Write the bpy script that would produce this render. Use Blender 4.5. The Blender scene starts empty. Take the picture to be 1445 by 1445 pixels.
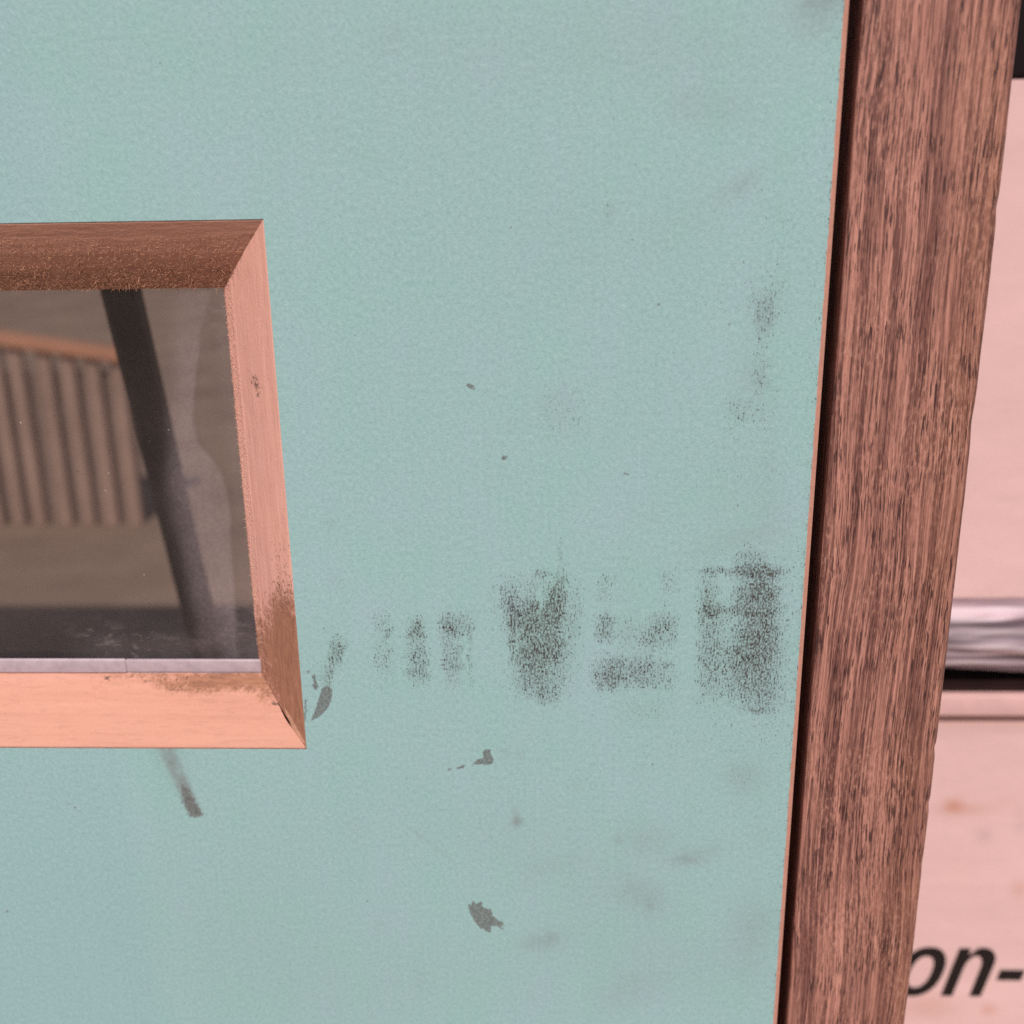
import bpy, math, random
import numpy as np
from mathutils import Matrix, Vector
random.seed(7); rng = np.random.default_rng(7)
scene = bpy.context.scene
col = scene.collection

# ---------------------------------------------------------------- camera
def nrm(v):
    v = np.array(v, float); return v / np.linalg.norm(v)
AX = nrm([36600, -172, -1445]); _zd = nrm([80, 4864, 1445])
AZ = -nrm(_zd - AX * np.dot(_zd, AX)); AY = np.cross(AZ, AX)
RW = np.stack([AX, AY, AZ], 1)                      # world -> view axes (right, down, forward)
HC, FPX, CPX = .42, 1445.0, 722.5
CAM = np.array([0, 0, HC]) - RW.T @ np.array([0, 0, 1.]) * .289
def ray(u, v, y):                                   # photo pixel -> point on the plane at depth y
    d = RW.T @ np.array([(u - CPX) / FPX, (v - CPX) / FPX, 1.])
    return CAM + d * (y - CAM[1]) / d[1]
def to_px(P):                                       # points -> photo pixels (for placing stains)
    q = (P - CAM) @ RW.T
    return CPX + FPX * q[:, 0] / q[:, 2], CPX + FPX * q[:, 1] / q[:, 2]
cd = bpy.data.cameras.new('camera'); cam = bpy.data.objects.new('camera', cd); col.objects.link(cam)
m = np.eye(4); m[:3, 0] = RW.T @ [1, 0, 0]; m[:3, 1] = RW.T @ [0, -1, 0]; m[:3, 2] = RW.T @ [0, 0, -1]; m[:3, 3] = CAM
cam.matrix_world = Matrix(m.tolist())
cd.sensor_width = 36; cd.lens = 36; cd.clip_start = .01; cd.clip_end = 200
cd.dof.use_dof = True; cd.dof.focus_distance = .291; cd.dof.aperture_fstop = 9.2
scene.camera = cam

# ---------------------------------------------------------------- sky, sun, exposure
SUN_EL, SUN_AZ = math.radians(45), math.radians(-1.5)   # azimuth: to the left of the panel's normal
w = bpy.data.worlds.new('World'); scene.world = w; w.use_nodes = True
wn = w.node_tree.nodes; bg = wn['Background']
sky = wn.new('ShaderNodeTexSky'); sky.sky_type = 'NISHITA'; sky.sun_disc = False
sky.sun_elevation = SUN_EL; sky.sun_rotation = math.pi + SUN_AZ
w.node_tree.links.new(sky.outputs[0], bg.inputs[0]); bg.inputs[1].default_value = .06
sd = bpy.data.lights.new('sun', 'SUN'); sd.energy = 3.7; sd.angle = math.radians(.5); sd.color = (1, .93, .86)
sun = bpy.data.objects.new('sun', sd); col.objects.link(sun); sun.location = (-.3, -3, 3.4)
sv = Vector((-math.sin(SUN_AZ) * math.cos(SUN_EL), -math.cos(SUN_AZ) * math.cos(SUN_EL), math.sin(SUN_EL)))
sun.rotation_euler = sv.to_track_quat('Z', 'Y').to_euler()
vs = scene.view_settings; vs.view_transform = 'Standard'; vs.look = 'None'; vs.exposure = 0; vs.gamma = 1; vs.use_curve_mapping = False
scene.cycles.max_bounces = 6; scene.cycles.transparent_max_bounces = 12
scene.cycles.use_denoising = False

# ---------------------------------------------------------------- helpers
class NT:
    """small node-tree builder"""
    def __init__(s, name):
        s.m = bpy.data.materials.new(name); s.m.use_nodes = True
        s.t = s.m.node_tree; s.n = s.t.nodes; s.out = s.n['Material Output']; s.b = s.n['Principled BSDF']
    def add(s, typ, **k):
        nd = s.n.new(typ)
        for a, v in k.items(): setattr(nd, a, v)
        return nd
    def set(s, sock, v):
        if isinstance(v, bpy.types.NodeSocket): s.t.links.new(v, sock)
        else: sock.default_value = v
    def co(s, scale=(1, 1, 1), rot=(0, 0, 0), src=None, loc=(0, 0, 0)):
        mp = s.add('ShaderNodeMapping'); mp.inputs['Scale'].default_value = scale; mp.inputs['Rotation'].default_value = rot
        mp.inputs['Location'].default_value = loc
        s.set(mp.inputs[0], src if src is not None else s.obj()); return mp.outputs[0]
    def obj(s):
        if not hasattr(s, '_o'):
            s._o = s.add('ShaderNodeNewGeometry').outputs['Position']
        return s._o
    def noise(s, vec, scale=1, detail=3, rough=.5, dist=0):
        nd = s.add('ShaderNodeTexNoise'); s.set(nd.inputs['Vector'], vec)
        nd.inputs['Scale'].default_value = scale; nd.inputs['Detail'].default_value = detail
        nd.inputs['Roughness'].default_value = rough; nd.inputs['Distortion'].default_value = dist
        return nd.outputs[0]
    def attr(s, name):
        return s.add('ShaderNodeAttribute', attribute_name=name).outputs['Fac']
    def math(s, op, a, b=0., c=0., clamp=False):
        nd = s.add('ShaderNodeMath', operation=op, use_clamp=clamp)
        for i, v in enumerate((a, b, c)): s.set(nd.inputs[i], v)
        return nd.outputs[0]
    def rng(s, v, a, b, c=0., d=1., smooth=False):
        nd = s.add('ShaderNodeMapRange', interpolation_type='SMOOTHSTEP' if smooth else 'LINEAR')
        for i, q in enumerate((v, a, b, c, d)): s.set(nd.inputs[i], q)
        return nd.outputs[0]
    def mix(s, f, a, b, mode='MIX'):
        nd = s.add('ShaderNodeMix', data_type='RGBA', blend_type=mode)
        s.set(nd.inputs[0], f)
        for i, v in ((6, a), (7, b)):
            s.set(nd.inputs[i], tuple(v) + (1,) if isinstance(v, (tuple, list)) and len(v) == 3 else v)
        return nd.outputs[2]
    def bump(s, h, strength=.3, dist=.001, normal=None):
        nd = s.add('ShaderNodeBump'); nd.inputs['Strength'].default_value = strength; nd.inputs['Distance'].default_value = dist
        s.set(nd.inputs['Height'], h)
        if normal is not None: s.set(nd.inputs['Normal'], normal)
        return nd.outputs[0]
    def fin(s, color, rough=.6, normal=None, spec=.3):
        s.set(s.b.inputs['Base Color'], tuple(color) + (1,) if isinstance(color, (tuple, list)) else color)
        s.set(s.b.inputs['Roughness'], rough); s.b.inputs['Specular IOR Level'].default_value = spec
        if normal is not None: s.set(s.b.inputs['Normal'], normal)
        return s.m

def link(name, V, F, mat, parent=None, attrs=None, smooth=False):
    me = bpy.data.meshes.new(name)
    if isinstance(F, np.ndarray):
        V = np.asarray(V, np.float32); F = F.astype(np.int32)
        me.vertices.add(len(V)); me.vertices.foreach_set('co', V.ravel())
        me.loops.add(F.size); me.loops.foreach_set('vertex_index', F.ravel())
        me.polygons.add(len(F)); me.polygons.foreach_set('loop_start', np.arange(0, F.size, F.shape[1], dtype=np.int32))
        me.update(calc_edges=True)
    else:
        me.from_pydata([tuple(v) for v in V], [], F)
    for k, a in (attrs or {}).items():
        at = me.attributes.new(k, 'FLOAT', 'POINT'); at.data.foreach_set('value', np.asarray(a, np.float32))
    if smooth: me.polygons.foreach_set('use_smooth', [True] * len(me.polygons))
    me.validate(); me.materials.append(mat)
    o = bpy.data.objects.new(name, me); col.objects.link(o)
    if parent is not None:
        o.parent = parent; o.matrix_parent_inverse = parent.matrix_world.inverted()
    return o
def tag(o, label=None, cat=None, kind=None, group=None):
    for k, v in (('label', label), ('category', cat), ('kind', kind), ('group', group)):
        if v: o[k] = v
    return o
def empty(name, loc, label, cat, group=None):
    e = bpy.data.objects.new(name, None); e.location = loc; e.empty_display_size = .02; col.objects.link(e)
    e.matrix_world = Matrix.Translation(loc)
    return tag(e, label, cat, group=group)
def prism(poly, z0, z1, V, F):
    """extrude an XY polygon along z into V, F"""
    n = len(poly); b = len(V)
    V += [(x, y, z0) for x, y in poly] + [(x, y, z1) for x, y in poly]
    for i in range(n):
        j = (i + 1) % n; F.append((b + i, b + j, b + n + j, b + n + i))
    F.append(tuple(range(b + n - 1, b - 1, -1))); F.append(tuple(range(b + n, b + 2 * n)))
def box(x0, x1, y0, y1, z0, z1, V, F): prism([(x0, y0), (x1, y0), (x1, y1), (x0, y1)], z0, z1, V, F)
def rbox(x0, x1, y0, y1, z0, z1, r, n=3):
    """box with rounded vertical and horizontal edges"""
    import bmesh
    bm = bmesh.new(); bmesh.ops.create_cube(bm, size=1)
    for v in bm.verts:
        v.co = Vector((x0 + (v.co.x + .5) * (x1 - x0), y0 + (v.co.y + .5) * (y1 - y0), z0 + (v.co.z + .5) * (z1 - z0)))
    bmesh.ops.bevel(bm, geom=bm.edges[:], offset=r, segments=n, affect='EDGES', profile=.5)
    bm.verts.ensure_lookup_table(); bm.verts.index_update()
    V = [tuple(v.co) for v in bm.verts]; F = [tuple(v.index for v in f.verts) for f in bm.faces]; bm.free()
    return V, F
def grid_faces(nu, nv, wrap=False):
    i, j = np.meshgrid(np.arange(nu - 1), np.arange(nv - 1), indexing='ij')
    a = (i * nv + j).ravel(); return np.stack([a, a + nv, a + nv + 1, a + 1], 1)
def gs(px, py, cx, cy, sx, sy, rot=0.):
    c, s_ = math.cos(rot), math.sin(rot); dx, dy = px - cx, py - cy
    a, b = (dx * c + dy * s_) / sx, (-dx * s_ + dy * c) / sy
    return np.exp(-.5 * (a * a + b * b))
def soft_box(px, py, cx, cy, sx, sy, e=.35):
    a = np.abs(px - cx) / sx; b = np.abs(py - cy) / sy
    f = lambda q: 1 / (1 + np.exp((q - 1.) / e * 4))
    return f(a) * f(b)
def sdf_poly(px, py, poly):
    """signed distance in pixels, positive inside"""
    d = np.full(px.shape, 1e9); ins = np.zeros(px.shape, bool); n = len(poly)
    for i in range(n):
        (ax, ay), (bx, by) = poly[i], poly[(i + 1) % n]
        ex, ey = bx - ax, by - ay; t = np.clip(((px - ax) * ex + (py - ay) * ey) / (ex * ex + ey * ey), 0, 1)
        d = np.minimum(d, np.hypot(px - ax - t * ex, py - ay - t * ey))
        c = ((ay > py) != (by > py)) & (px < (bx - ax) * (py - ay) / (by - ay + 1e-12) + ax); ins ^= c
    return np.where(ins, d, -d)
def seg(px, py, ax, ay, bx, by):
    ex, ey = bx - ax, by - ay; t = np.clip(((px - ax) * ex + (py - ay) * ey) / (ex * ex + ey * ey), 0, 1)
    return np.hypot(px - ax - t * ex, py - ay - t * ey), t

# ---------------------------------------------------------------- materials
def mat_paint():
    s = NT('teal_paint')
    grain = s.noise(s.co((1000, 1000, 620)), 1, 3, .6)
    fine = s.noise(s.co((2600, 2600, 1500)), 1, 2, .6)
    h = s.math('ADD', s.math('MULTIPLY', grain, .7), s.math('MULTIPLY', fine, .3))
    hue = s.noise(s.co((60, 60, 34)), 1, 4, .65)
    brush = s.noise(s.co((520, 520, 14)), 1, 3, .6)
    big = s.noise(s.co((9, 9, 7)), 1, 2, .5)
    c = s.mix(s.rng(hue, .35, .65), (.294, .478, .458), (.318, .466, .492))
    c = s.mix(s.rng(big, .3, .7, 0, .6), c, (.292, .440, .450))
    px_ = s.add('ShaderNodeSeparateXYZ'); s.set(px_.inputs[0], s.obj())
    lz = s.math('MULTIPLY', s.rng(px_.outputs[0], -.116, -.128, 0, .55, True), s.rng(px_.outputs[2], .345, .30, .35, 1.))
    c = s.mix(lz, c, (.278, .43, .475))      # bluer towards the left, most of all low down
    c = s.mix(s.rng(brush, .3, .7, 0, .16), c, (.24, .385, .385))
    c = s.mix(s.rng(h, .36, .49, .32, 0.), c, (.19, .325, .325))
    c = s.mix(s.rng(h, .53, .66, 0., .32), c, (.43, .60, .59))
    # rubbed dirt: caught on the grain of the paint where the density is high
    d = s.attr('dirt')
    st = s.noise(s.co((1900, 1900, 420), loc=(3, 1, 2)), 1, 2, .55)
    sp = s.math('ADD', s.math('MULTIPLY', s.noise(s.co((2100, 2100, 1350), loc=(7, 2, 5)), 1, 2, .6), .62), s.math('MULTIPLY', st, .38))
    thr = s.math('SUBTRACT', .612, s.math('MULTIPLY', d, .195))
    k = s.rng(s.math('SUBTRACT', sp, thr), -.02, .13, 0, 1, True)
    k = s.math('MULTIPLY', k, s.rng(d, .02, .16))
    k = s.math('MULTIPLY', k, s.rng(s.noise(s.co((420, 420, 300), loc=(8, 8, 1)), 1, 2, .5), .35, .6, .62, 1.))
    dcol = s.mix(s.noise(s.co((150, 150, 150)), 1, 2), (.034, .029, .028), (.068, .054, .048))
    c = s.mix(s.math('MULTIPLY', s.rng(d, .28, 1.), .30), c, (.17, .17, .165))
    c = s.mix(k, c, dcol)
    # thin grey smears
    sm = s.attr('smear')
    smn = s.noise(s.co((300, 300, 260), loc=(1, 5, 9)), 1, 4, .65)
    c = s.mix(s.math('MULTIPLY', sm, s.rng(smn, .3, .7, .45, 1.)), c, (.205, .225, .228))
    # sharp scuffs, edges broken up by noise
    mk = s.attr('mark')
    mn = s.noise(s.co((900, 900, 900), loc=(4, 4, 4)), 1, 3, .6)
    mk2 = s.rng(s.math('ADD', mk, s.rng(mn, .3, .7, -.35, .35)), .24, .60, 0, 1, True)
    mc = s.mix(s.rng(mn, .3, .7), (.075, .074, .074), (.185, .18, .177))
    c = s.mix(s.math('MULTIPLY', mk2, s.rng(s.noise(s.co((1500, 1500, 1500), rot=(0, .7, 0)), 1, 3, .7), .34, .6, .55, .95)), c, mc)
    nb = s.bump(h, .9, .00033)
    return s.fin(c, .62, nb, .25)
M_PAINT = mat_paint()

def mat_dark_wood():
    s = NT('brown_hardwood')
    P = s.obj()
    # gentle waviness of the grain lines
    wv = s.noise(s.co((22, 22, 8)), 1, 2, .5)
    add = s.add('ShaderNodeCombineXYZ'); s.set(add.inputs[0], s.rng(wv, .25, .75, -.0022, .0022))
    va = s.add('ShaderNodeVectorMath', operation='ADD'); s.set(va.inputs[0], P); s.set(va.inputs[1], add.outputs[0]); Q = va.outputs[0]
    xyz = s.add('ShaderNodeSeparateXYZ'); s.set(xyz.inputs[0], Q); X = xyz.outputs[0]
    band = s.noise(s.co((260, 260, 4.6), src=Q), 1, 4, .62)
    streak = s.noise(s.co((950, 950, 17), src=Q), 1, 3, .6)
    pore = s.noise(s.co((2400, 2400, 125), src=Q), 1, 2, .55)
    hair = s.noise(s.co((2200, 2200, 24), src=Q, loc=(1, 9, 4)), 1, 2, .5)
    dens = s.noise(s.co((150, 150, 30), src=Q, loc=(3, 3, 3)), 1, 3, .6)
    fleck = s.noise(s.co((1300, 1300, 420), rot=(0, .6, 0), src=Q), 1, 3, .6)
    zone = s.noise(s.co((70, 70, 26), src=Q, loc=(5, 0, 2)), 1, 2, .5)
    c = s.mix(s.rng(band, .38, .60, 0, 1, True), (.170, .066, .054), (.43, .190, .148))
    c = s.mix(s.math('MULTIPLY', s.rng(X, .108, .121), s.rng(zone, .36, .6, .15, .6)), c, (.290, .122, .075))
    c = s.mix(s.rng(streak, .37, .49, .80, 0.), c, (.105, .038, .034))
    c = s.mix(s.rng(streak, .54, .66, 0, .65), c, (.60, .29, .23))
    c = s.mix(s.rng(hair, .36, .46, .5, 0.), c, (.10, .038, .032))
    c = s.mix(s.rng(hair, .55, .66, 0., .5), c, (.53, .255, .195))
    ff = s.rng(zone, .42, .6, .25, .9)
    c = s.mix(s.math('MULTIPLY', s.rng(fleck, .50, .64, 0, .5), ff), c, (.58, .295, .22))
    c = s.mix(s.math('MULTIPLY', s.rng(fleck, .36, .47, .45, 0.), ff), c, (.15, .062, .045))
    pm = s.math('MULTIPLY', s.rng(pore, .54, .575, 0, 1, True), s.rng(dens, .40, .54, .1, 1))
    c = s.mix(s.math('MULTIPLY', pm, .9), c, (.045, .018, .018))
    h = s.math('SUBTRACT', s.math('MULTIPLY', fleck, .4), s.math('MULTIPLY', pm, .9))
    return s.fin(c, .55, s.bump(h, .5, .0004), .3)
M_WOOD = mat_dark_wood()

def mat_pale_wood(name, along, ca, cb, cfuzz=None):
    s = NT(name)
    sc = {'x': (18, 420, 420), 'z': (420, 420, 18)}[along]
    sf = {'x': (160, 900, 900), 'z': (900, 900, 160)}[along]
    g = s.noise(s.co(sc), 1, 4, .6); f = s.noise(s.co(sf), 1, 3, .65); q = s.noise(s.co((1100, 1100, 1100)), 1, 3, .65)
    big = s.noise(s.co((35, 35, 35)), 1, 3)
    c = s.mix(s.rng(g, .33, .67), ca, cb)
    c = s.mix(s.rng(big, .35, .7, 0, .35), c, tuple(x * y for x, y in zip(cb, (1.02, .93, .85))))
    c = s.mix(s.rng(f, .36, .47, .20, 0.), c, tuple(x * .62 for x in ca))
    c = s.mix(s.rng(q, .56, .70, 0., .30), c, tuple(min(.9, x * 1.2) for x in cb))
    st = s.attr('stain_shade')
    sn = s.math('ADD', st, s.rng(s.math('ADD', s.math('MULTIPLY', q, .5), s.math('MULTIPLY', s.noise(s.co((260, 260, 260)), 1, 4, .7), .5)), .3, .7, -.38, .38))
    sk = s.rng(sn, .30, .80, 0, 1, True)
    c = s.mix(s.math('MULTIPLY', sk, .88), c, s.mix(s.rng(f, .35, .65), (.235, .098, .058), (.36, .165, .095)))
    gr = s.attr('grime_shade')
    gk = s.rng(s.math('ADD', gr, s.rng(q, .3, .7, -.4, .4)), .38, .74, 0, 1, True)
    c = s.mix(s.math('MULTIPLY', gk, .8), c, (.115, .07, .055))
    fz = s.attr('rough')
    hh = s.math('ADD', s.math('MULTIPLY', f, .5), s.math('MULTIPLY', s.math('MULTIPLY', q, fz), 3.))
    return s.fin(c, .7, s.bump(hh, .6, .0005), .2)
M_SIDE = mat_pale_wood('pale_wood_upright', 'z', (.68, .345, .285), (.80, .43, .355))
M_SILL = mat_pale_wood('pale_wood_sill', 'x', (.565, .275, .205), (.64, .325, .248))
M_HEAD = mat_pale_wood('brown_wood_head', 'x', (.40, .205, .16), (.64, .35, .275))

def mat_plain(name, c, rough=.5, var=.15, sc=200, spec=.3, bump=0.):
    s = NT(name); n = s.noise(s.co((sc, sc, sc)), 1, 4, .6)
    cc = s.mix(s.rng(n, .3, .7), tuple(x * (1 - var) for x in c), tuple(x * (1 + var) for x in c))
    return s.fin(cc, rough, s.bump(n, bump, .0005) if bump else None, spec)
M_EDGE = mat_plain('bare_board_edge', (.62, .305, .235), .7, .12, 700, .15)
M_FUZZ = mat_plain('wood_fibre', (.60, .33, .22), .7, .3, 900, .15)
M_FUZZ2 = mat_plain('pale_wood_fibre', (.85, .52, .40), .7, .2, 900, .15)
M_BLACK = mat_plain('black_metal', (.012, .009, .010), .5, .2, 60, .3)
M_BLACKP = mat_plain('black_plastic', (.014, .009, .010), .8, .2, 60, .1)
M_INK = mat_plain('black_ink', (.016, .011, .011), .6, .3, 500, .2)
M_STRIP = mat_plain('white_glazing_strip', (.44, .345, .38), .4, .13, 300, .4, .2)
M_GROUND = mat_plain('sandy_ground', (.34, .255, .195), .9, .3, 3.5, .1)
M_FENCE = mat_plain('weathered_slat', (.42, .30, .24), .8, .15, 12, .15)
M_RAIL = mat_plain('orange_rail', (.60, .31, .19), .7, .12, 12, .15)

def mat_card():
    s = NT('white_card')
    st, gy = s.attr('stain_shade'), s.attr('grime_shade')
    n = s.noise(s.co((30, 30, 90)), 1, 4, .6); f = s.noise(s.co((240, 240, 240)), 1, 3)
    c = s.mix(s.rng(n, .3, .7), (.67, .435, .425), (.73, .475, .465))
    c = s.mix(s.rng(f, .4, .7, 0, .1), c, (.80, .56, .50))
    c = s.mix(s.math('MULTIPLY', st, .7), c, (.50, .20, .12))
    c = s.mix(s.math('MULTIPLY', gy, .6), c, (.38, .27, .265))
    return s.fin(c, .7, s.bump(f, .15, .0005), .2)
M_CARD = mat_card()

def mat_glass():
    s = NT('dusty_glass')
    tr = s.add('ShaderNodeBsdfTransparent'); tr.inputs[0].default_value = (.72, .68, .68, 1)
    gl = s.add('ShaderNodeBsdfGlossy'); gl.inputs['Roughness'].default_value = .03; gl.inputs[0].default_value = (.9, .9, .9, 1)
    fr = s.add('ShaderNodeFresnel'); fr.inputs[0].default_value = 1.5
    m1 = s.add('ShaderNodeMixShader'); s.set(m1.inputs[0], fr.outputs[0]); s.set(m1.inputs[1], tr.outputs[0]); s.set(m1.inputs[2], gl.outputs[0])
    df = s.add('ShaderNodeBsdfDiffuse'); df.inputs[0].default_value = (.62, .50, .53, 1)
    n = s.noise(s.co((900, 900, 900)), 1, 3, .6); nb = s.noise(s.co((120, 120, 60)), 1, 4, .6)
    d = s.math('MULTIPLY', s.attr('dust'), s.rng(nb, .3, .7, .75, 1.15))
    d = s.math('MULTIPLY', d, s.rng(n, .3, .7, .8, 1.2))
    sp = s.rng(s.noise(s.co((700, 700, 700), loc=(9, 1, 3)), 1, 1, .4), .80, .83, 0, .7)
    sc = s.math('MULTIPLY', s.rng(s.noise(s.co((500, 500, 1600), rot=(0, .5, 0)), 1, 3, .6), .66, .74, 0, .2), s.attr('scratch'))
    sp2 = s.math('MULTIPLY', s.rng(s.noise(s.co((170, 170, 330), rot=(0, -.5, 0), loc=(2, 2, 6)), 1, 5, .62, .25), .50, .60, 0, .10, True), s.attr('smudge'))
    d = s.math('ADD', d, sp2)
    d = s.math('MAXIMUM', s.math('ADD', d, sc), sp, clamp=True)
    m2 = s.add('ShaderNodeMixShader'); s.set(m2.inputs[0], d); s.set(m2.inputs[1], m1.outputs[0]); s.set(m2.inputs[2], df.outputs[0])
    s.t.links.new(m2.outputs[0], s.out.inputs[0]); return s.m
M_GLASS = mat_glass()

def mat_film():
    s = NT('clear_film')
    tr = s.add('ShaderNodeBsdfTransparent'); tr.inputs[0].default_value = (.86, .80, .83, 1)
    s.b.inputs['Base Color'].default_value = (.56, .44, .49, 1); s.b.inputs['Roughness'].default_value = .13
    s.b.inputs['Specular IOR Level'].default_value = .9
    f = s.noise(s.co((16, 16, 230)), 1, 2, .5)
    s.set(s.b.inputs['Normal'], s.bump(f, .5, .002))
    s.set(s.b.inputs['Base Color'], s.mix(s.rng(f, .36, .62), (.24, .175, .20), (.74, .58, .63)))  # shine and dark bands of the film put into its colour
    m1 = s.add('ShaderNodeMixShader'); s.set(m1.inputs[0], s.rng(f, .35, .65, .45, .9)); s.set(m1.inputs[1], tr.outputs[0]); s.set(m1.inputs[2], s.b.outputs[0])
    s.t.links.new(m1.outputs[0], s.out.inputs[0]); return s.m
M_FILM = mat_film()

# ---------------------------------------------------------------- ground
gv = 30.
link('ground', [(-gv, -gv, 0), (gv, -gv, 0), (gv, gv, 0), (-gv, gv, 0)], [(0, 1, 2, 3)], M_GROUND)['kind'] = 'structure'

# ---------------------------------------------------------------- panel with window
XE, XO = .0829, -.0640                     # painted right edge, window's right outer edge
ZT, ZB, XL = .5005, .3447, -.300           # window's outer top, bottom and left
PX0, PZ1, TH = -.95, .96, .022  # carried on out of view so its shadow darkens the ground behind
FW_T, FW_R, FW_B, HD = .0186, .0175, .0183, .0168   # frame widths and depth of the glass
panel = empty('painted_panel', (-.43, .01, 0), 'upright teal painted panel with rubbed dirt marks and a small window', 'panel')

def panel_face():
    p = .00042
    def axis(segs):
        out = []
        for a, b, st in segs:
            n = max(1, int(round((b - a) / st))); out.append(np.linspace(a, b, n, endpoint=False))
        return np.concatenate(out + [[segs[-1][1]]])
    xs = axis([(PX0, XL, .05), (XL, -.168, .02), (-.168, XO, p), (XO, XE, p)])
    zs = axis([(.0003, .238, .03), (.238, ZB, p), (ZB, ZT, p), (ZT, .556, p), (.556, PZ1, .03)])
    nx, nz = len(xs), len(zs)
    X, Z = np.meshgrid(xs, zs, indexing='ij')
    X = X.copy()
    # slightly ragged end of the paint at the sawn edge
    X[-1] += np.convolve(rng.normal(0, 1, nz), np.ones(5) / 5, 'same') * .00012
    P = np.stack([X.ravel(), np.zeros(X.size), Z.ravel()], 1)
    F = grid_faces(nx, nz)
    cx = P[F, 0].mean(1); cz = P[F, 2].mean(1)
    F = F[~((cx > XL) & (cx < XO) & (cz > ZB) & (cz < ZT))]
    used = np.zeros(len(P), bool); used[F.ravel()] = True
    idx = np.cumsum(used) - 1; P = P[used]; F = idx[F]
    u, v = to_px(P)
    d = np.zeros(len(u)); sm = np.zeros(len(u)); mk = np.zeros(len(u))
    blobs = [  # rubbed dirt: cx, cy, half width, half height, density
        (895, 910, 74, 70, .08), (1048, 895, 72, 112, .13), (765, 900, 60, 90, .10), (600, 920, 80, 55, .05), (1000, 850, 12, 20, .15), (858, 880, 12, 16, .15), (940, 880, 18, 16, .15), (880, 950, 30, 16, .12),
        (538, 884, 13, 20, .34), (547, 895, 5, 7, .3), (540, 925, 14, 17, .34), (543, 955, 13, 18, .17),
        (588, 886, 13, 16, .62), (591, 930, 17, 24, .60), (594, 958, 16, 12, .28), (588, 890, 7, 8, .25),
        (634, 882, 19, 18, .62), (636, 890, 8, 8, .25), (662, 884, 11, 15, .34), (637, 925, 15, 20, .50), (640, 955, 13, 16, .32), (664, 930, 4, 38, .36),
        (791, 838, 10, 30, .66), (776, 850, 9, 22, .45), (762, 868, 32, 18, .50), (765, 900, 36, 30, .50), (768, 945, 34, 36, .50),
        (720, 850, 11, 34, .34), (702, 848, 14, 30, .20), (721, 885, 4, 40, .38), (815, 860, 11, 45, .26), (789, 778, 4, 26, .36),
        (764, 808, 11, 6, .50), (745, 945, 26, 36, .28), (772, 984, 16, 12, .32), (758, 822, 26, 12, .22), (735, 868, 20, 30, .30), (775, 905, 10, 20, .28), (749, 858, 7, 30, .25),
        (853, 832, 13, 18, .28), (858, 815, 14, 8, .20), (945, 822, 15, 18, .30), (853, 886, 14, 20, .54), (888, 888, 13, 26, .28), (935, 886, 24, 26, .44), (915, 905, 12, 18, .28),
        (852, 948, 20, 22, .44), (888, 948, 26, 20, .48), (930, 952, 26, 24, .40), (858, 965, 18, 12, .30), (915, 1000, 30, 14, .13),
        (1042, 806, 56, 5, .50), (1060, 793, 20, 14, .40), (1060, 776, 14, 10, .22), (1000, 850, 15, 46, .36), (998, 940, 16, 50, .26), (1030, 862, 44, 6, .36), (1062, 830, 30, 28, .40),
        (1072, 880, 30, 60, .48), (1060, 935, 36, 46, .34), (1068, 985, 28, 22, .28), (1080, 860, 18, 50, .28), (1020, 900, 34, 60, .20), (1080, 806, 26, 9, .3), (1066, 1003, 12, 4, .4), (1062, 905, 14, 40, .2), (1040, 950, 50, 40, .16),
        (1078, 446, 12, 26, .40), (1076, 428, 26, 40, .16), (1072, 530, 13, 22, .33), (1040, 577, 18, 16, .25), (1098, 420, 14, 40, .16), (1058, 590, 30, 22, .14), (1074, 490, 8, 20, .22),
        (790, 580, 30, 30, .17), (770, 572, 10, 12, .1), (1050, 262, 30, 18, .10), (1100, 330, 24, 40, .12), (1000, 410, 60, 40, .07), (860, 300, 8, 14, .16),
        (475, 920, 12, 14, .26), (470, 905, 10, 16, .18), (464, 950, 9, 16, .50), (474, 925, 7, 18, .38), (482, 908, 6, 14, .3), (450, 955, 18, 18, .22),
        (1050, 1095, 18, 14, .17), (1080, 560, 18, 30, .12), (1090, 1000, 20, 60, .12), (980, 1050, 90, 30, .07), (1030, 650, 60, 40, .07)]
    wob = np.sin(u * .19 + 1.3 * np.sin(v * .11)) * 2 + np.sin(v * .23 + u * .07) * 2
    for cx, cy, a, b, k in blobs:
        d += soft_box(u + wob, v + wob[::-1] * 0 + np.sin(u * .31) * 2, cx, cy, a, b, .8 if max(a, b) > 14 else .6) * k
    for cx, cy, a, b, k in [(1028, 830, 14, 14, .22), (1036, 893, 16, 12, .16), (905, 862, 30, 8, .2), (612, 905, 6, 40, .2), (966, 900, 10, 60, .2), (830, 900, 7, 70, .2)]:
        d -= gs(u, v, cx, cy, a, b) * k
    # a trace of dirt along the sawn edge
    d += np.exp(-(XE - P[:, 0]) / .0007) * .35 * (np.sin(v * .11) * np.sin(v * .037 + 1) > -.2) + np.exp(-(XE - P[:, 0]) / .006) * .10
    d = np.clip(d, 0, 1) ** .72 * .92
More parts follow.
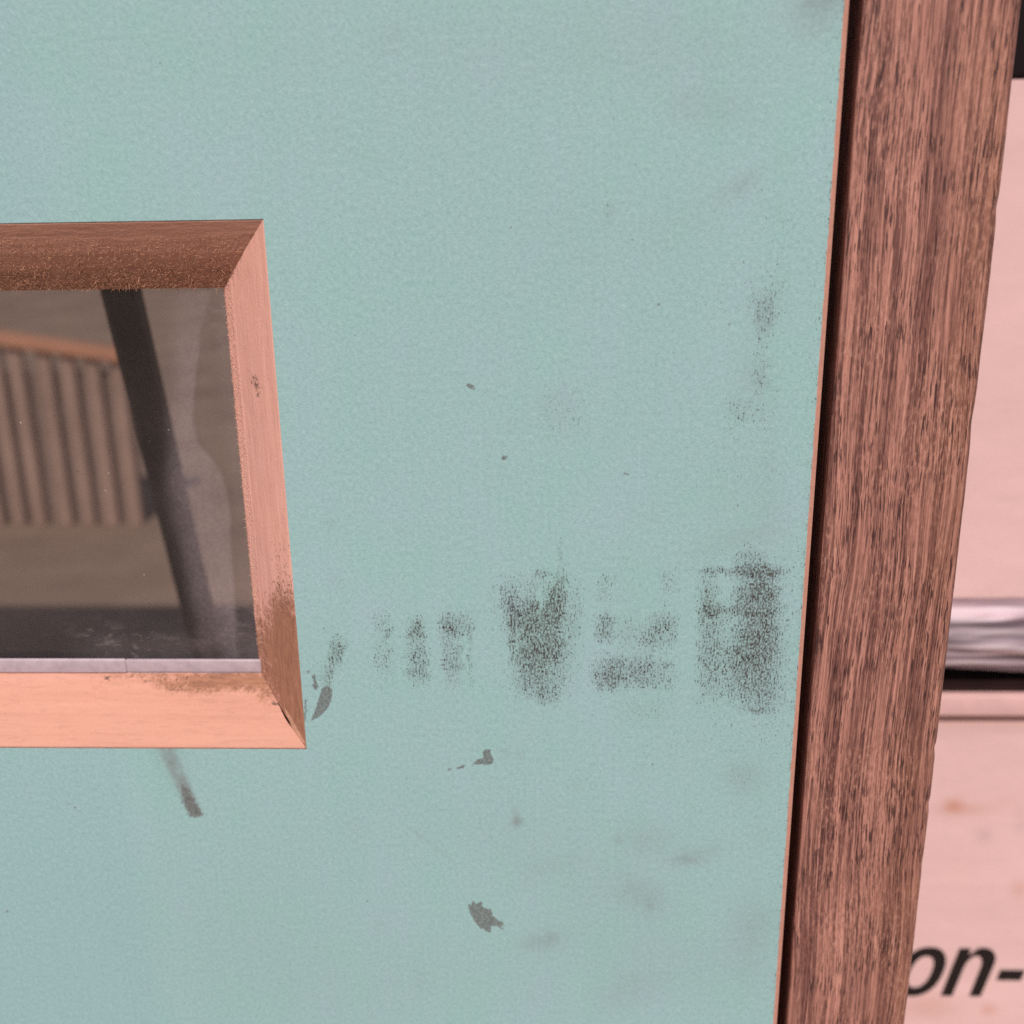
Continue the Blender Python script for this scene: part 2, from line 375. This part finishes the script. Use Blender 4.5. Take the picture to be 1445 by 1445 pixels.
    for cx, cy, a, b, k, r in [
        (1160, 4, 26, 8, .6, 0), (1150, 22, 30, 9, .28, 0), (1150, 45, 22, 10, .2, 0), (1045, 262, 26, 9, .22, -.6), (1025, 155, 30, 20, .14, 0), (965, 150, 22, 16, .13, 0),
        (1078, 440, 14, 26, .16, 0), (1066, 535, 22, 28, .15, 0), (790, 580, 24, 26, .10, 0), (915, 1185, 26, 16, .20, 0), (966, 1214, 16, 4, .34, 0), (990, 1205, 24, 9, .2, -.3), (965, 1208, 4, 9, .2, 0),
        (905, 1262, 28, 16, .24, .4), (918, 1278, 6, 10, .15, 0), (1050, 1098, 22, 18, .22, 0), (1070, 1300, 24, 24, .18, 0), (1055, 1340, 20, 40, .12, 0), (885, 1400, 40, 18, .12, -.4), (872, 1185, 6, 5, .2, 0),
        (765, 1328, 22, 10, .30, -.2), (776, 1324, 5, 6, .2, 0), (728, 1145, 4, 8, .2, 0), (730, 1160, 5, 5, .75, 0), (890, 870, 20, 60, .05, 0), (910, 1005, 30, 14, .10, 0), (1040, 700, 40, 60, .09, 0), (1030, 765, 50, 10, .14, -.3), (712, 1062, 5, 5, .25, 0), (733, 1064, 5, 6, .2, 0),
        (778, 1222, 30, 10, .10, 0), (700, 1180, 70, 40, .07, 0), (860, 300, 6, 12, .2, .4), (960, 320, 50, 26, .08, -.5), (800, 330, 40, 50, .05, 0), (1000, 60, 120, 50, .08, 0), (1085, 700, 14, 70, .1, 0),
        (850, 1260, 70, 70, .10, 0), (960, 1360, 90, 40, .10, 0), (200, 60, 200, 50, .05, 0), (760, 60, 160, 60, .07, 0), (300, 1300, 120, 90, .06, 0), (560, 1380, 160, 60, .07, 0)]:
        sm += gs(u, v, cx, cy, a, b, r) * k
    q, t = seg(u, v, 234, 1056, 276, 1148); sm += np.exp(-(q / (11 - 2 * t)) ** 4) * (.55 + .45 * t) * (v < 1153) + np.exp(-((q + 0 * t) / 20) ** 2) * .22 * (1 - t)
    q, t = seg(u, v, 582, 1170, 640, 1217); sm += np.exp(-(q / 2.5) ** 2) * .22 * (1 - .5 * t)
    for i in range(46):                     # faint stray smears everywhere
        sm += gs(u, v, rng.uniform(430, 1110), rng.uniform(0, 1445), rng.uniform(3, 14), rng.uniform(3, 18), rng.uniform(0, 3)) * rng.uniform(.03, .10)
    for i in range(70):                     # tiny flecks of dirt
        a, b = rng.uniform(0, 1120), rng.uniform(0, 1445)
        mk = np.maximum(mk, gs(u, v, a, b, rng.uniform(1., 1.9), rng.uniform(1., 1.9)) * rng.uniform(.35, .62))
    sm = np.clip(sm * 1.15, 0, 1)
    polys = [
        [(666, 1079), (674, 1072), (683, 1070), (681, 1062), (684, 1058), (692, 1058), (693, 1067), (696, 1071), (695, 1077), (690, 1079), (680, 1078)],
        [(643, 1085), (648, 1081), (656, 1080), (655, 1084), (648, 1086)],
        [(631, 1084), (635, 1083), (637, 1086), (633, 1088)],
        [(660, 1273), (664, 1277), (668, 1272), (671, 1275), (679, 1272), (682, 1280), (688, 1283), (693, 1282), (695, 1292), (704, 1299), (712, 1302), (709, 1304), (714, 1308), (705, 1305), (711, 1312), (700, 1306), (693, 1308), (692, 1317), (686, 1313), (677, 1309), (668, 1298), (663, 1288)],
        [(256, 1108), (263, 1110), (274, 1128), (287, 1150), (276, 1152), (268, 1153), (258, 1132)],
        [(454, 971), (462, 968), (469, 972), (468, 986), (461, 1002), (450, 1012), (439, 1017), (446, 998), (451, 982)],
        [(440, 954), (446, 950), (446, 961), (450, 970), (445, 974), (441, 967), (443, 962)],
        [(656, 543), (662, 541), (669, 545), (673, 553), (667, 549), (661, 548)],
        [(708, 644), (715, 643), (716, 648), (709, 649)], [(709, 628), (712, 628), (711, 636), (709, 636)],
        [(880, 667), (888, 669), (887, 671), (880, 669)],
        [(430, 985), (434, 988), (433, 1000), (432, 1018), (428, 1018), (429, 1000)],
        [(104, 1137), (110, 1141), (107, 1143), (103, 1140)], [(446, 1108), (449, 1110), (447, 1114)],
        [(432, 948), (443, 942), (441, 946), (434, 950)], [(1062, 1000), (1069, 1004), (1066, 1006)], [(1040, 712), (1043, 713), (1041, 716)], [(655, 602), (657, 603), (656, 606)]]
    amp = [1., .72, .62, .95, .80, .85, .8, .75, .85, .5, .9, .6, .55, .55, .55, .6, .8, .5]
    for pl, k in zip(polys, amp):
        b = np.array(pl); lo, hi = b.min(0) - 14, b.max(0) + 14
        sel = np.where((u > lo[0]) & (u < hi[0]) & (v > lo[1]) & (v < hi[1]))[0]
        if not len(sel): continue
        sd_ = sdf_poly(u[sel], v[sel], pl)
        soft = 4.5 if pl[0][0] == 256 else 1.6
        val = k * np.clip(.5 + sd_ / (2 * soft), 0, 1)
        if pl[0][0] == 660: val *= .86 + .2 * np.sin((u[sel] - v[sel] * .9) * .9)      # brushed lines
        mk[sel] = np.maximum(mk[sel], val)
    o = link('painted_face', P, F, M_PAINT, panel, {'dirt': d, 'smear': sm, 'mark': mk})
    return o
panel_face()
V, F = [], []
c0 = XE + .0016
prism([(XO, .0003), (XE - .0003, .0003), (XE + .0001, .0002), (c0, .0016), (c0, TH), (XO, TH)], 0, PZ1, V, F)
box(PX0, XL, .0003, TH, 0, PZ1, V, F)
box(XL, XO, .0003, TH, 0, ZB, V, F)
box(XL, XO, .0003, TH, ZT, PZ1, V, F)
tag(link('board', V, F, M_EDGE, panel), 'bare pinkish wood edge of the board')

# window frame, four mitred bevelled pieces
frame = bpy.data.objects.new('window_frame', None); frame.empty_display_size = .01; col.objects.link(frame)
frame.parent = panel; frame.matrix_parent_inverse = panel.matrix_world.inverted()
def profile(wd, n=34):
    t = np.linspace(0, 1, n)
    y = np.interp(t, [0, .45, 1], [0., .41, 1.]) * HD + .0001
    return t * wd, y
def piece(name, side, mat, label=None):
    g = .00005
    x0, x1, z0, z1 = XL + g, XO - g, ZB + g, ZT - g
    wd = {'t': FW_T, 'b': FW_B, 'r': FW_R, 'l': FW_R}[side]
    U, Yp = profile(wd)
    U = np.concatenate([U, [wd, 0]]); Yp = np.concatenate([Yp, [TH - .001, TH - .001]])
    fr_ = U / wd
    L = (x1 - x0) if side in 'tb' else (z1 - z0)
    ns = int(L / (.0004 if side == 't' else .0008)); S = np.linspace(0, 1, ns)
    if side == 't': lo, hi = x0 + fr_ * FW_R, x1 - fr_ * FW_R
    elif side == 'b': lo, hi = x0 + fr_ * FW_R, x1 - fr_ * FW_R - .0007 * np.exp(-((fr_ - .36) / .17) ** 2)
    else: lo, hi = z0 + fr_ * FW_B, z1 - fr_ * FW_T
    A = lo[None] + S[:, None] * (hi - lo)[None]
    Bq = np.broadcast_to(U[None], A.shape); Yq = np.broadcast_to(Yp[None], A.shape).copy()
    # faint unevenness of the planed faces
    Yq += (np.sin(A * 310) * np.sin(Bq * 420 + 1)) * .00006 * np.clip(fr_ / .2, 0, 1)[None]
    if side == 't':                        # torn, furry grain towards the inner edge
        k = np.clip((fr_ - .15) / .6, 0, 1)[None] * (np.arange(len(fr_)) < len(fr_) - 2)[None]
        n1 = rng.normal(0, 1, A.shape); n1 = (n1 + np.roll(n1, 1, 0) + np.roll(n1, 2, 0) + np.roll(n1, 1, 1)) / 2
        Yq -= k * np.clip(n1, -1.2, 2.2) * .00012
    if side == 't': P = np.stack([A, Yq, z1 - Bq], -1)
    elif side == 'b': P = np.stack([A, Yq, z0 + Bq], -1)
    elif side == 'r': P = np.stack([x1 - Bq, Yq, A], -1)
    else: P = np.stack([x0 + Bq, Yq, A], -1)
    nu = len(U); P = P.reshape(-1, 3)
    u, v = to_px(P); fr2 = np.broadcast_to(fr_[None], A.shape).ravel()
    st = np.zeros(len(u)); gr = np.zeros(len(u)); ro = np.zeros(len(u)) + .12
    if side == 'r':
        st += np.clip((v - 800) / 90, 0, 1) * .70 + np.clip((v - 730) / 100, 0, 1) * .16 * (fr2 < .5)
        st += gs(u, v, 395, 880, 10, 60) * .25
        gr += gs(u, v, 358, 535, 5, 14, -.4) * .45 + gs(u, v, 366, 560, 5, 24, -.2) * .34 + gs(u, v, 385, 790, 12, 60) * .22 + gs(u, v, 404, 835, 12, 60) * .30
        gr += np.exp(-np.abs(u - (372 + .0816 * (v - 309))) / 3) * .22 * (v > 720)
        gr += gs(u, v, 340, 395, 14, 26, .6) * .28
        q, t = seg(u, v, 372, 930, 400, 1000); gr += np.exp(-(q / 6) ** 2) * .25
        ro += (fr2 > .8) * .5
    if side == 'b':
        st += gs(u, v, 250, 962, 95, 9) * .45 + gs(u, v, 345, 957, 60, 14) * .62 + gs(u, v, 385, 985, 20, 12) * .5 + gs(u, v, 270, 975, 40, 8) * .35 + gs(u, v, 180, 952, 60, 4) * .3
        gr += gs(u, v, 150, 958, 5, 4) * .5 + gs(u, v, 265, 972, 34, 7) * .30 + gs(u, v, 330, 955, 70, 7) * .24 + gs(u, v, 215, 957, 50, 5) * .2 + gs(u, v, 392, 985, 16, 12) * .26 + gs(u, v, 250, 1000, 10, 18) * .16
        q, t = seg(u, v, 398, 993, 424, 1036); gr += np.exp(-(q / 3.6) ** 2) * 1.1
        q, t = seg(u, v, 385, 992, 402, 996); gr += np.exp(-(q / 2.2) ** 2) * .7
    if side == 't':
        ro += np.clip((fr2 - .25) / .5, 0, 1) * 1.1
        gr += np.clip((fr2 - .72) / .28, 0, 1) * .26 + gs(u, v, 335, 375, 26, 40) * .16
    Fq = []
    i, j = np.meshgrid(np.arange(ns - 1), np.arange(nu), indexing='ij')
    a = (i * nu + j).ravel(); b = (i * nu + (j + 1) % nu).ravel()
    Fq = np.stack([a, b, b + nu, a + nu], 1)
    if side in 'tr': Fq = Fq[:, ::-1]
    o = link(name, P, Fq, mat, frame, {'stain_shade': np.clip(st, 0, 1), 'grime_shade': np.clip(gr, 0, 1), 'rough': ro})
    if label: o['label'] = label
    return o
head = piece('head_rail', 't', M_HEAD, 'brown fuzzy top rail of the window frame')
side = piece('side_rail', 'r', M_SIDE, 'pale side rail stained brown towards its foot')
sill = piece('bottom_rail', 'b', M_SILL, 'pale bottom rail with a split mitre corner')
piece('side_rail', 'l', M_SIDE)

# chip of split wood at the lower mitre
def sliver():
    pts = [(401, 997), (412, 1014), (424, 1034), (432, 1052), (424, 1044), (413, 1026), (404, 1008)]
    V = []
    for k, (a, b) in enumerate(pts):
        t = (b - 997) / 60.; y = HD * .42 * (1 - t) - .0006
        V.append(ray(a, b, y))
    V = [tuple(p) for p in V] + [(p[0] + .0003, p[1] + .0016, p[2] - .0003) for p in V]
    n = len(pts); F = [tuple(range(n)), tuple(range(2 * n - 1, n - 1, -1))] + [(i, i + n, (i + 1) % n + n, (i + 1) % n) for i in range(n)]
    link('splinter', V, F, mat_plain('splintered_wood', (.40, .20, .135), .7, .3, 700, .15), side)
sliver()

# torn wood fibres on the frame's inner edges
def fuzz(name, parent, mat, roots, lens, bias, r0, sprd=(1, .7, 1)):
    V, F = [], []
    for p, L in zip(roots, lens):
        d = nrm(rng.normal(0, 1, 3) * np.array(sprd) + np.array(bias))
        bend = rng.normal(0, 1.3, 3)
        rr = r0 * rng.uniform(.6, 1.4)
        b = len(V); s1 = nrm(np.cross(d, [.3, .8, .5])); s2 = np.cross(d, s1)
        nseg = 3
        for k in range(nseg + 1):
            t = k / nseg; c = np.array(p) + d * L * t + bend * L * .35 * t * t
            rk = rr * (1 - .75 * t)
            for a in range(3):
                an = a * 2.0944; V.append(tuple(c + s1 * rk * math.cos(an) + s2 * rk * math.sin(an)))
        for k in range(nseg):
            for a in range(3):
                q = b + k * 3; F.append((q + a, q + (a + 1) % 3, q + 3 + (a + 1) % 3, q + 3 + a))
    o = link(name, np.array(V), np.array(F), mat, parent); o['kind'] = 'stuff'; return o
roots, lens = [], []
for i in range(6500):
    f = 1 - abs(rng.normal(0, .24)) if i % 3 else rng.uniform(.2, 1)
    f = min(max(f, .1), .995)
    x = rng.uniform(-.18, XO - f * FW_R - .0004)
    y = np.interp(f, [0, .45, 1], [0., .41, 1.]) * HD
    roots.append((x, y, ZT - f * FW_T)); lens.append(rng.uniform(.0004, .0012) * (.42 + .9 * f * f) * (1.7 if rng.random() < .08 else 1))
fuzz('wood_fibres', head, M_FUZZ, roots, lens, (0, -.4, 0), .00009, (1.7, .7, .7))
roots, lens = [], []
for i in range(900):
    f = 1 - abs(rng.normal(0, .06)); z = rng.uniform(.37, ZT - FW_T)
    y = np.interp(f, [0, .45, 1], [0., .41, 1.]) * HD
    roots.append((XO - f * FW_R, y, z)); lens.append(rng.uniform(.0002, .0008))
fuzz('wood_fibres', side, M_FUZZ2, roots, lens, (-.7, -.5, 0), .00005)

# glass
def glass():
    y = HD + .0002
    xs = np.linspace(XL + FW_R - .004, XO - FW_R + .004, 300); zs = np.linspace(ZB + FW_B - .004, ZT - FW_T + .004, 220)
    X, Z = np.meshgrid(xs, zs, indexing='ij'); P = np.stack([X.ravel(), np.full(X.size, y), Z.ravel()], 1)
    u, v = to_px(P)
    vr = [400, 442, 473, 492, 529, 591, 626, 651, 672, 700, 730, 753, 834, 900]
    ur = [300, 291, 281, 282, 276, 272, 280, 302, 314, 321, 326, 325, 331, 333]
    vl = [400, 529, 607, 685, 800, 900]; ul = [248, 246, 243, 240, 262, 285]
    R_ = np.interp(v, vr, ur); L_ = np.interp(v, vl, ul)
    sg = lambda q: 1 / (1 + np.exp(-q))
    d = .012 + .14 * sg((u - L_) / 6) * sg((R_ - u) / 1.3) * sg((905 - v) / 14) * (1 - .45 * sg((470 - v) / 14))
    d += .04 * sg((u - (305 + .0867 * (v - 403))) / 4) + .012 * sg((u - R_) / 4)   # grey rim beside the frame
    d += .03 * sg((v - 905) / 6) * sg((u - 110) / 6)
    d += .01 * gs(u, v, 150, 905, 26, 12, .3) + .02 * gs(u, v, 230, 905, 60, 8) + .05 * gs(u, v, 330, 900, 16, 26)
    d += .015 * sg((400 - u) / 100) * sg((v - 520) / 40)
    scr = gs(u, v, 200, 905, 90, 18) + .5 * gs(u, v, 320, 600, 20, 160) + .5 * gs(u, v, 330, 890, 25, 25) + .05
    o = link('glass_pane', P, grid_faces(len(xs), len(zs)), M_GLASS, panel, {'dust': d, 'scratch': scr, 'smudge': np.clip(1.5 * gs(u, v, 162, 908, 34, 13, .35) + .35 * gs(u, v, 240, 905, 50, 12) + .5 * gs(u, v, 332, 885, 18, 34) + .5 * gs(u, v, 305, 440, 16, 40), 0, 1)})
    mod = o.modifiers.new('thickness', 'SOLIDIFY'); mod.thickness = .0022; mod.offset = -1
    return o
gl = glass()
# white strip bedding the lower edge of the glass
def strip(x0, x1, z0, z1, y0):
    V, F = rbox(x0, x1, y0, HD + .0001, z0, z1, .0008, 4)
    link('glazing_strip', V, F, M_STRIP, panel, smooth=True)
zs0 = ZB + FW_B - .0006
xm = ray(180, 936, HD)[0]
strip(XL + FW_R, xm, zs0, ray(150, 928, HD)[2], HD - .0013)
strip(xm - .0004, XO - FW_R + .001, zs0, ray(250, 928, HD)[2] - .0002, HD - .0009)

# ---------------------------------------------------------------- hardwood post beside the panel
def post():
    x0, x1 = .0875, .1262
    ra, rb, d = .0011, .0030, .030
    prof = []
    for k in range(9):
        a = math.pi / 2 * k / 8; prof.append((x0 + ra - ra * math.cos(a), ra - ra * math.sin(a)))
    for k in range(1, 30): prof.append((x0 + ra + (x1 - rb - x0 - ra) * k / 30., 0))
    for k in range(9):
        a = math.pi / 2 * k / 8; prof.append((x1 - rb + rb * math.sin(a), rb - rb * math.cos(a)))
    prof += [(x1, d), (x0, d)]
    prof = np.array(prof); n = len(prof)
    zs = np.concatenate([np.linspace(0, .23, 10, endpoint=False), np.linspace(.23, .56, 500, endpoint=False), np.linspace(.56, 1.0, 10)])
    P = np.zeros((len(zs), n, 3)); P[:, :, 0] = prof[:, 0]; P[:, :, 1] = prof[:, 1]; P[:, :, 2] = zs[:, None]
    # nicks and slight wear on the right arris
    k9 = np.exp(-((prof[:, 0] - x1) / .003) ** 2) * (prof[:, 1] < .01)
    wear = np.convolve(rng.normal(0, 1, len(zs)), np.ones(25) / 25, 'same') * .00022
    for c, a, s_ in [(.345, .0004, .0018), (.326, .0003, .002), (.305, .0002, .003), (.445, .0004, .004), (.50, .0003, .003)]:
        wear -= a * np.exp(-((zs - c) / s_) ** 2)
    P[:, :, 0] += k9[None] * wear[:, None]
    i, j = np.meshgrid(np.arange(len(zs) - 1), np.arange(n), indexing='ij')
    a = (i * n + j).ravel(); b = (i * n + (j + 1) % n).ravel()
    F = np.stack([a, b, b + n, a + n], 1)
    o = link('wooden_post', P.reshape(-1, 3), F, M_WOOD, None, smooth=False)
    tag(o, 'square brown hardwood post with dark grain beside the teal panel', 'post')
    import bmesh
    bm = bmesh.new(); bm.from_mesh(o.data); bmesh.ops.holes_fill(bm, edges=bm.edges[:], sides=0); bm.to_mesh(o.data); bm.free()   # both ends closed
    return o
post()
V, F = [], []
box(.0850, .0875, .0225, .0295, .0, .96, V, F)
# (added black strip that keeps the gap dark)
tag(link('gap_light_block', V, F, M_BLACKP), 'thin black strip added deep in the gap between panel and post to keep it dark', 'strip')

# ---------------------------------------------------------------- cartons behind the post
def carton_face(name, parent, x0, x1, z0, z1, y, stain_shade, grime_shade):
    xs = np.linspace(x0, x1, 140); zs = np.linspace(z0, z1, 160)
    X, Z = np.meshgrid(xs, zs, indexing='ij')
    Yd = y + .0005 * np.sin(Z * 70) * np.sin(X * 31)
    P = np.stack([X.ravel(), Yd.ravel(), Z.ravel()], 1)
    u, v = to_px(P); s_ = np.zeros(len(u)); g = np.zeros(len(u))
    for cx, cy, a, b, k in stain_shade: s_ += gs(u, v, cx, cy, a, b) * k
    for cx, cy, a, b, k in grime_shade: g += gs(u, v, cx, cy, a, b) * k
    return link(name, P, grid_faces(len(xs), len(zs)), M_CARD, parent, {'stain_shade': np.clip(s_, 0, 1), 'grime_shade': np.clip(g, 0, 1)}, smooth=True)
YU, YC = .192, .190
CX0, CX1 = ray(1215, 1000, YC)[0], ray(1215, 1000, YC)[0] + .34
zU0, zU1 = ray(1400, 872, YU)[2], ray(1440, 112, YU)[2]
zL1 = ray(1400, 979, YC - .005)[2]; zlid = ray(1400, 1008, YC - .005)[2]
low = empty('carton', ((CX0 + CX1) / 2, YC + .1, 0), 'pale pink carton with a lid and black lettering under the clear film', 'carton', 'stacked cartons')
carton_face('front_panel', low, CX0, CX1, .0, zlid + .002, YC,  # wide bands below are the lid's shadow painted in; the small spots are stains
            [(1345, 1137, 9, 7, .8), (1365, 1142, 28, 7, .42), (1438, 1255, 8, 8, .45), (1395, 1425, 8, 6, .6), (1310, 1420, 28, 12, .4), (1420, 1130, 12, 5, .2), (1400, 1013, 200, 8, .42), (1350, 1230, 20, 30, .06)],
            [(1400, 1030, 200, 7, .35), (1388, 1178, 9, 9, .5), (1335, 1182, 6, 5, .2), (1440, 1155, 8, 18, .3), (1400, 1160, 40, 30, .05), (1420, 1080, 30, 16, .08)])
V, F = [], []
box(CX0 + .0005, CX1 - .0005, YC + .0012, YC + .22, 0, zlid + .002, V, F)
link('body', V, F, mat_plain('card_body', (.68, .42, .42), .7, .05, 50, .2), low)
V, F = rbox(CX0 - .003, CX1 + .003, YC - .0075, YC + .224, zlid, zL1, .0012, 3)
link('lid', V, F, mat_plain('card_lid', (.66, .40, .39), .7, .08, 60, .2), low, smooth=True)
# the lettering that shows past the post
def letters():
    # units: x-height 1, italic shear; stroke .15
    a = ray(1300, 1371, YC - .0003); b = ray(1300, 1404.5, YC - .0003); tp = ray(1300, 1337.5, YC - .0003)
    xh = tp[2] - b[2]; base = b[2]; sh = .23; st = .195
    def put(pts2, name, xpx):
        x_off = ray(xpx, 1371, YC - .0003)[0]
        return [(x_off + (x + sh * (z - .5)) * xh, YC - .0006, base + z * xh) for x, z in pts2]
    def solid(rings, name):
        """rings: outer/inner loops of equal length -> extruded ring"""
        o_, i_ = rings; n = len(o_); V = o_ + i_; V = V + [(x, y + .0004, z) for x, y, z in V]; F = []
        for k in range(n):
            j = (k + 1) % n
            F += [(k, j, n + j, n + k), (2 * n + k, 3 * n + k, 3 * n + j, 2 * n + j), (k, 2 * n + k, 2 * n + j, j), (n + k, n + j, 3 * n + j, 3 * n + k)]
        link(name, V, F, M_INK, low)
    N = 48
    def sup(rx, rz, k): 
        c, s_ = math.cos(k), math.sin(k); e = .88
        return (math.copysign(abs(c) ** e, c) * rx, .5 + math.copysign(abs(s_) ** e, s_) * rz)
    solid((put([sup(.385, .515, 2 * math.pi * k / N) for k in range(N)], 'o', 1299.5), put([sup(.385 - st, .515 - st * .92, 2 * math.pi * k / N) for k in range(N)], 'o', 1299.5)), 'letter_o')
    # n: stem, arch and right leg as one outline
    w2 = .345; out = [(-w2, 0), (-w2, 1.0), (-w2 + st * .95, 1.0), (-w2 + st * .95, .86)]
    for k in range(0, 13):
        an = math.pi * (1 - k / 12.); out.append((.055 + .29 * math.cos(an), .70 + .315 * math.sin(an)) if k > 3 else (-w2 + st * .95 + .05 * k + .02, .87 + .045 * k))
    out += [(w2, .6), (w2, 0), (w2 - st, 0), (w2 - st, .6)]
    for k in range(0, 11):
        an = math.pi * k / 10.; out.append((-.0 + (w2 - st) * math.cos(an), .60 + .255 * math.sin(an)))
    out += [(-w2 + st, 0)]
    P2 = put(out, 'n', 1369.5); n = len(P2)
    V = P2 + [(x, y + .0004, z) for x, y, z in P2]
    F = [tuple(range(n)), tuple(range(2 * n - 1, n - 1, -1))] + [(k, k + n, (k + 1) % n + n, (k + 1) % n) for k in range(n)]
    link('letter_n', V, F, M_INK, low)
    hy = put([(-.205, .35), (.205, .35), (.205, .56), (-.205, .56)], '-', 1428); n = 4
    V = hy + [(x, y + .0004, z) for x, y, z in hy]
    link('hyphen', V, [(0, 1, 2, 3), (7, 6, 5, 4)] + [(k, k + n, (k + 1) % n + n, (k + 1) % n) for k in range(n)], M_INK, low)
letters()
# added dark tray between the cartons for the shade of their gap
zt = ray(1400, 925, YC + .02)[2]
V, F = rbox(CX0 + .004, CX1 - .004, YC - .0035, YC + .2, zL1, zL1 + .0022, .0008, 2)
tag(link('gap_shade_spacer', V, F, mat_plain('gap_shade_brown', (.022, .010, .009), .8, .2, 60, .1)), 'flat added dark tray between the two pale cartons', 'spacer')
# clear film squeezed out between them
def film():
    ns, nt = 160, 90
    zA, zB = ray(1400, 850, YU - .006)[2], ray(1400, 961, YC - .010)[2]
    zm, rz = (zA + zB) / 2, (zA - zB) / 2
    P = np.zeros((ns, nt, 3)); t = np.linspace(0, 2 * math.pi, nt)
    for i, x in enumerate(np.linspace(CX0 - .004, CX1 + .004, ns)):
        wob = .0012 * np.sin(x * 60 + 2.3 * np.sin(t * 2)) + .0011 * np.sin(t * 9 + x * 35) + .0004 * np.sin(t * 17 - x * 60 + 1.) + .0003 * np.sin(t * 5 + x * 190)
        P[i, :, 0] = x + .002 * np.sin(t * 3 + x * 40)
        P[i, :, 1] = YC + .006 + (.020 + wob) * -np.cos(t)
        P[i, :, 2] = zm + (rz - .001 + wob) * np.sin(t) * (1 - .08 * np.cos(t))
    # flat where it lies under the upper carton
    o = link('clear_film', P.reshape(-1, 3), grid_faces(ns, nt), M_FILM, None, smooth=True)
    tag(o, 'crumpled shiny clear plastic film squeezed between the two pale cartons', 'plastic film')
film()
up = empty('carton', ((CX0 + CX1) / 2, YU + .1, zU0), 'plain pale pink carton on top of the clear film', 'carton', 'stacked cartons')
carton_face('front_panel', up, CX0, CX1, zU0, zU1, YU,
            [(1410, 700, 40, 50, .04)], [(1420, 702, 20, 4, .18), (1430, 730, 30, 8, .06), (1430, 220, 40, 6, .06), (1400, 600, 30, 80, .04)])
V, F = [], []
box(CX0 + .0005, CX1 - .0005, YU + .0012, YU + .22, zU0, zU1, V, F)
link('body', V, F, bpy.data.materials['card_body'], up)
V, F = rbox(ray(1422, 60, YU)[0], CX1 - .01, YU + .002, YU + .2, zU1, ray(1440, -60, YU)[2], .003, 3)
tag(link('black_case', V, F, M_BLACKP, smooth=True), 'black plastic case lying on the plain carton', 'case')

# ---------------------------------------------------------------- seen through the glass
def pole():
    p1 = ray(169, 405, .16); p2 = ray(283, 880, .23)
    p1 = np.array(p1); p2 = np.array(p2); dv = (p2 - p1) / (p1[2] - p2[2])
    bot = p2 + dv * p2[2]; top = p1 - dv * ((p1[1] - TH - .009) / dv[1]) if dv[1] > 0 else p1
    d = nrm(top - bot); s1 = nrm(np.cross(d, [0, 1, 0])); s2 = np.cross(d, s1)
    V, F = [], []; n = 8; hw, hd = .0073, .0050
    for c in (bot + np.array([0, 0, .004]), top):
        for k in range(n):
            a = 2 * math.pi * (k + .5) / n
            V.append(tuple(c + s1 * hw * 1.08 * math.copysign(abs(math.cos(a)) ** .5, math.cos(a)) + s2 * hd * 1.08 * math.copysign(abs(math.sin(a)) ** .5, math.sin(a))))
    for k in range(n): F.append((k, (k + 1) % n, n + (k + 1) % n, n + k))
    F += [tuple(range(n))[::-1], tuple(range(n, 2 * n))]
    e = empty('leaning_bar', tuple(bot), 'flat black bar leaning slanted behind the window glass', 'bar')
    link('shaft', V, F, M_BLACK, e)
    V, F = rbox(bot[0] - .014, bot[0] + .014, bot[1] - .012, bot[1] + .012, 0, .02, .003, 2)
    link('foot', V, F, M_BLACKP, e, smooth=True)
pole()
def fence():
    yf = 1.35
    xr = ray(184, 600, yf)[0]; zt_ = ray(80, 484, yf)[2]
    e = empty('slat_fence', (xr - .3, yf, 0), 'low slatted wooden fence with an orange top rail seen through the window', 'fence')
    zr = lambda px: ray(px, 478 + .15 * px, yf)[2]      # the rail drops towards its right end
    xc = [176, 142, 108, 76, 37, 8, -24, -56, -90, -124, -160]
    for k, px in enumerate(xc):
        x = ray(px, 600, yf)[0]; hw = .0115
        V, F = rbox(x - hw, x + hw, yf - .008, yf + .008, 0, zr(px) - .006, .003, 2)
        link('slat', V, F, M_FENCE, e)
    xa, za, zb_ = ray(-200, 600, yf)[0], zr(-200), zr(190)
    V, F = rbox(xa, xr + .012, yf - .02, yf + .02, -.006, .014, .004, 2)
    V = [(x, y, z + za + (zb_ - za) * (x - xa) / (xr + .012 - xa)) for x, y, z in V]
    link('top_rail', V, F, M_RAIL, e)
    V, F = rbox(xa, xr, yf + .012, yf + .022, .0, zb_ - .02, .003, 2)
    link('back_board', V, F, mat_plain('grey_board', (.27, .205, .17), .85, .2, 9, .1), e)
fence()
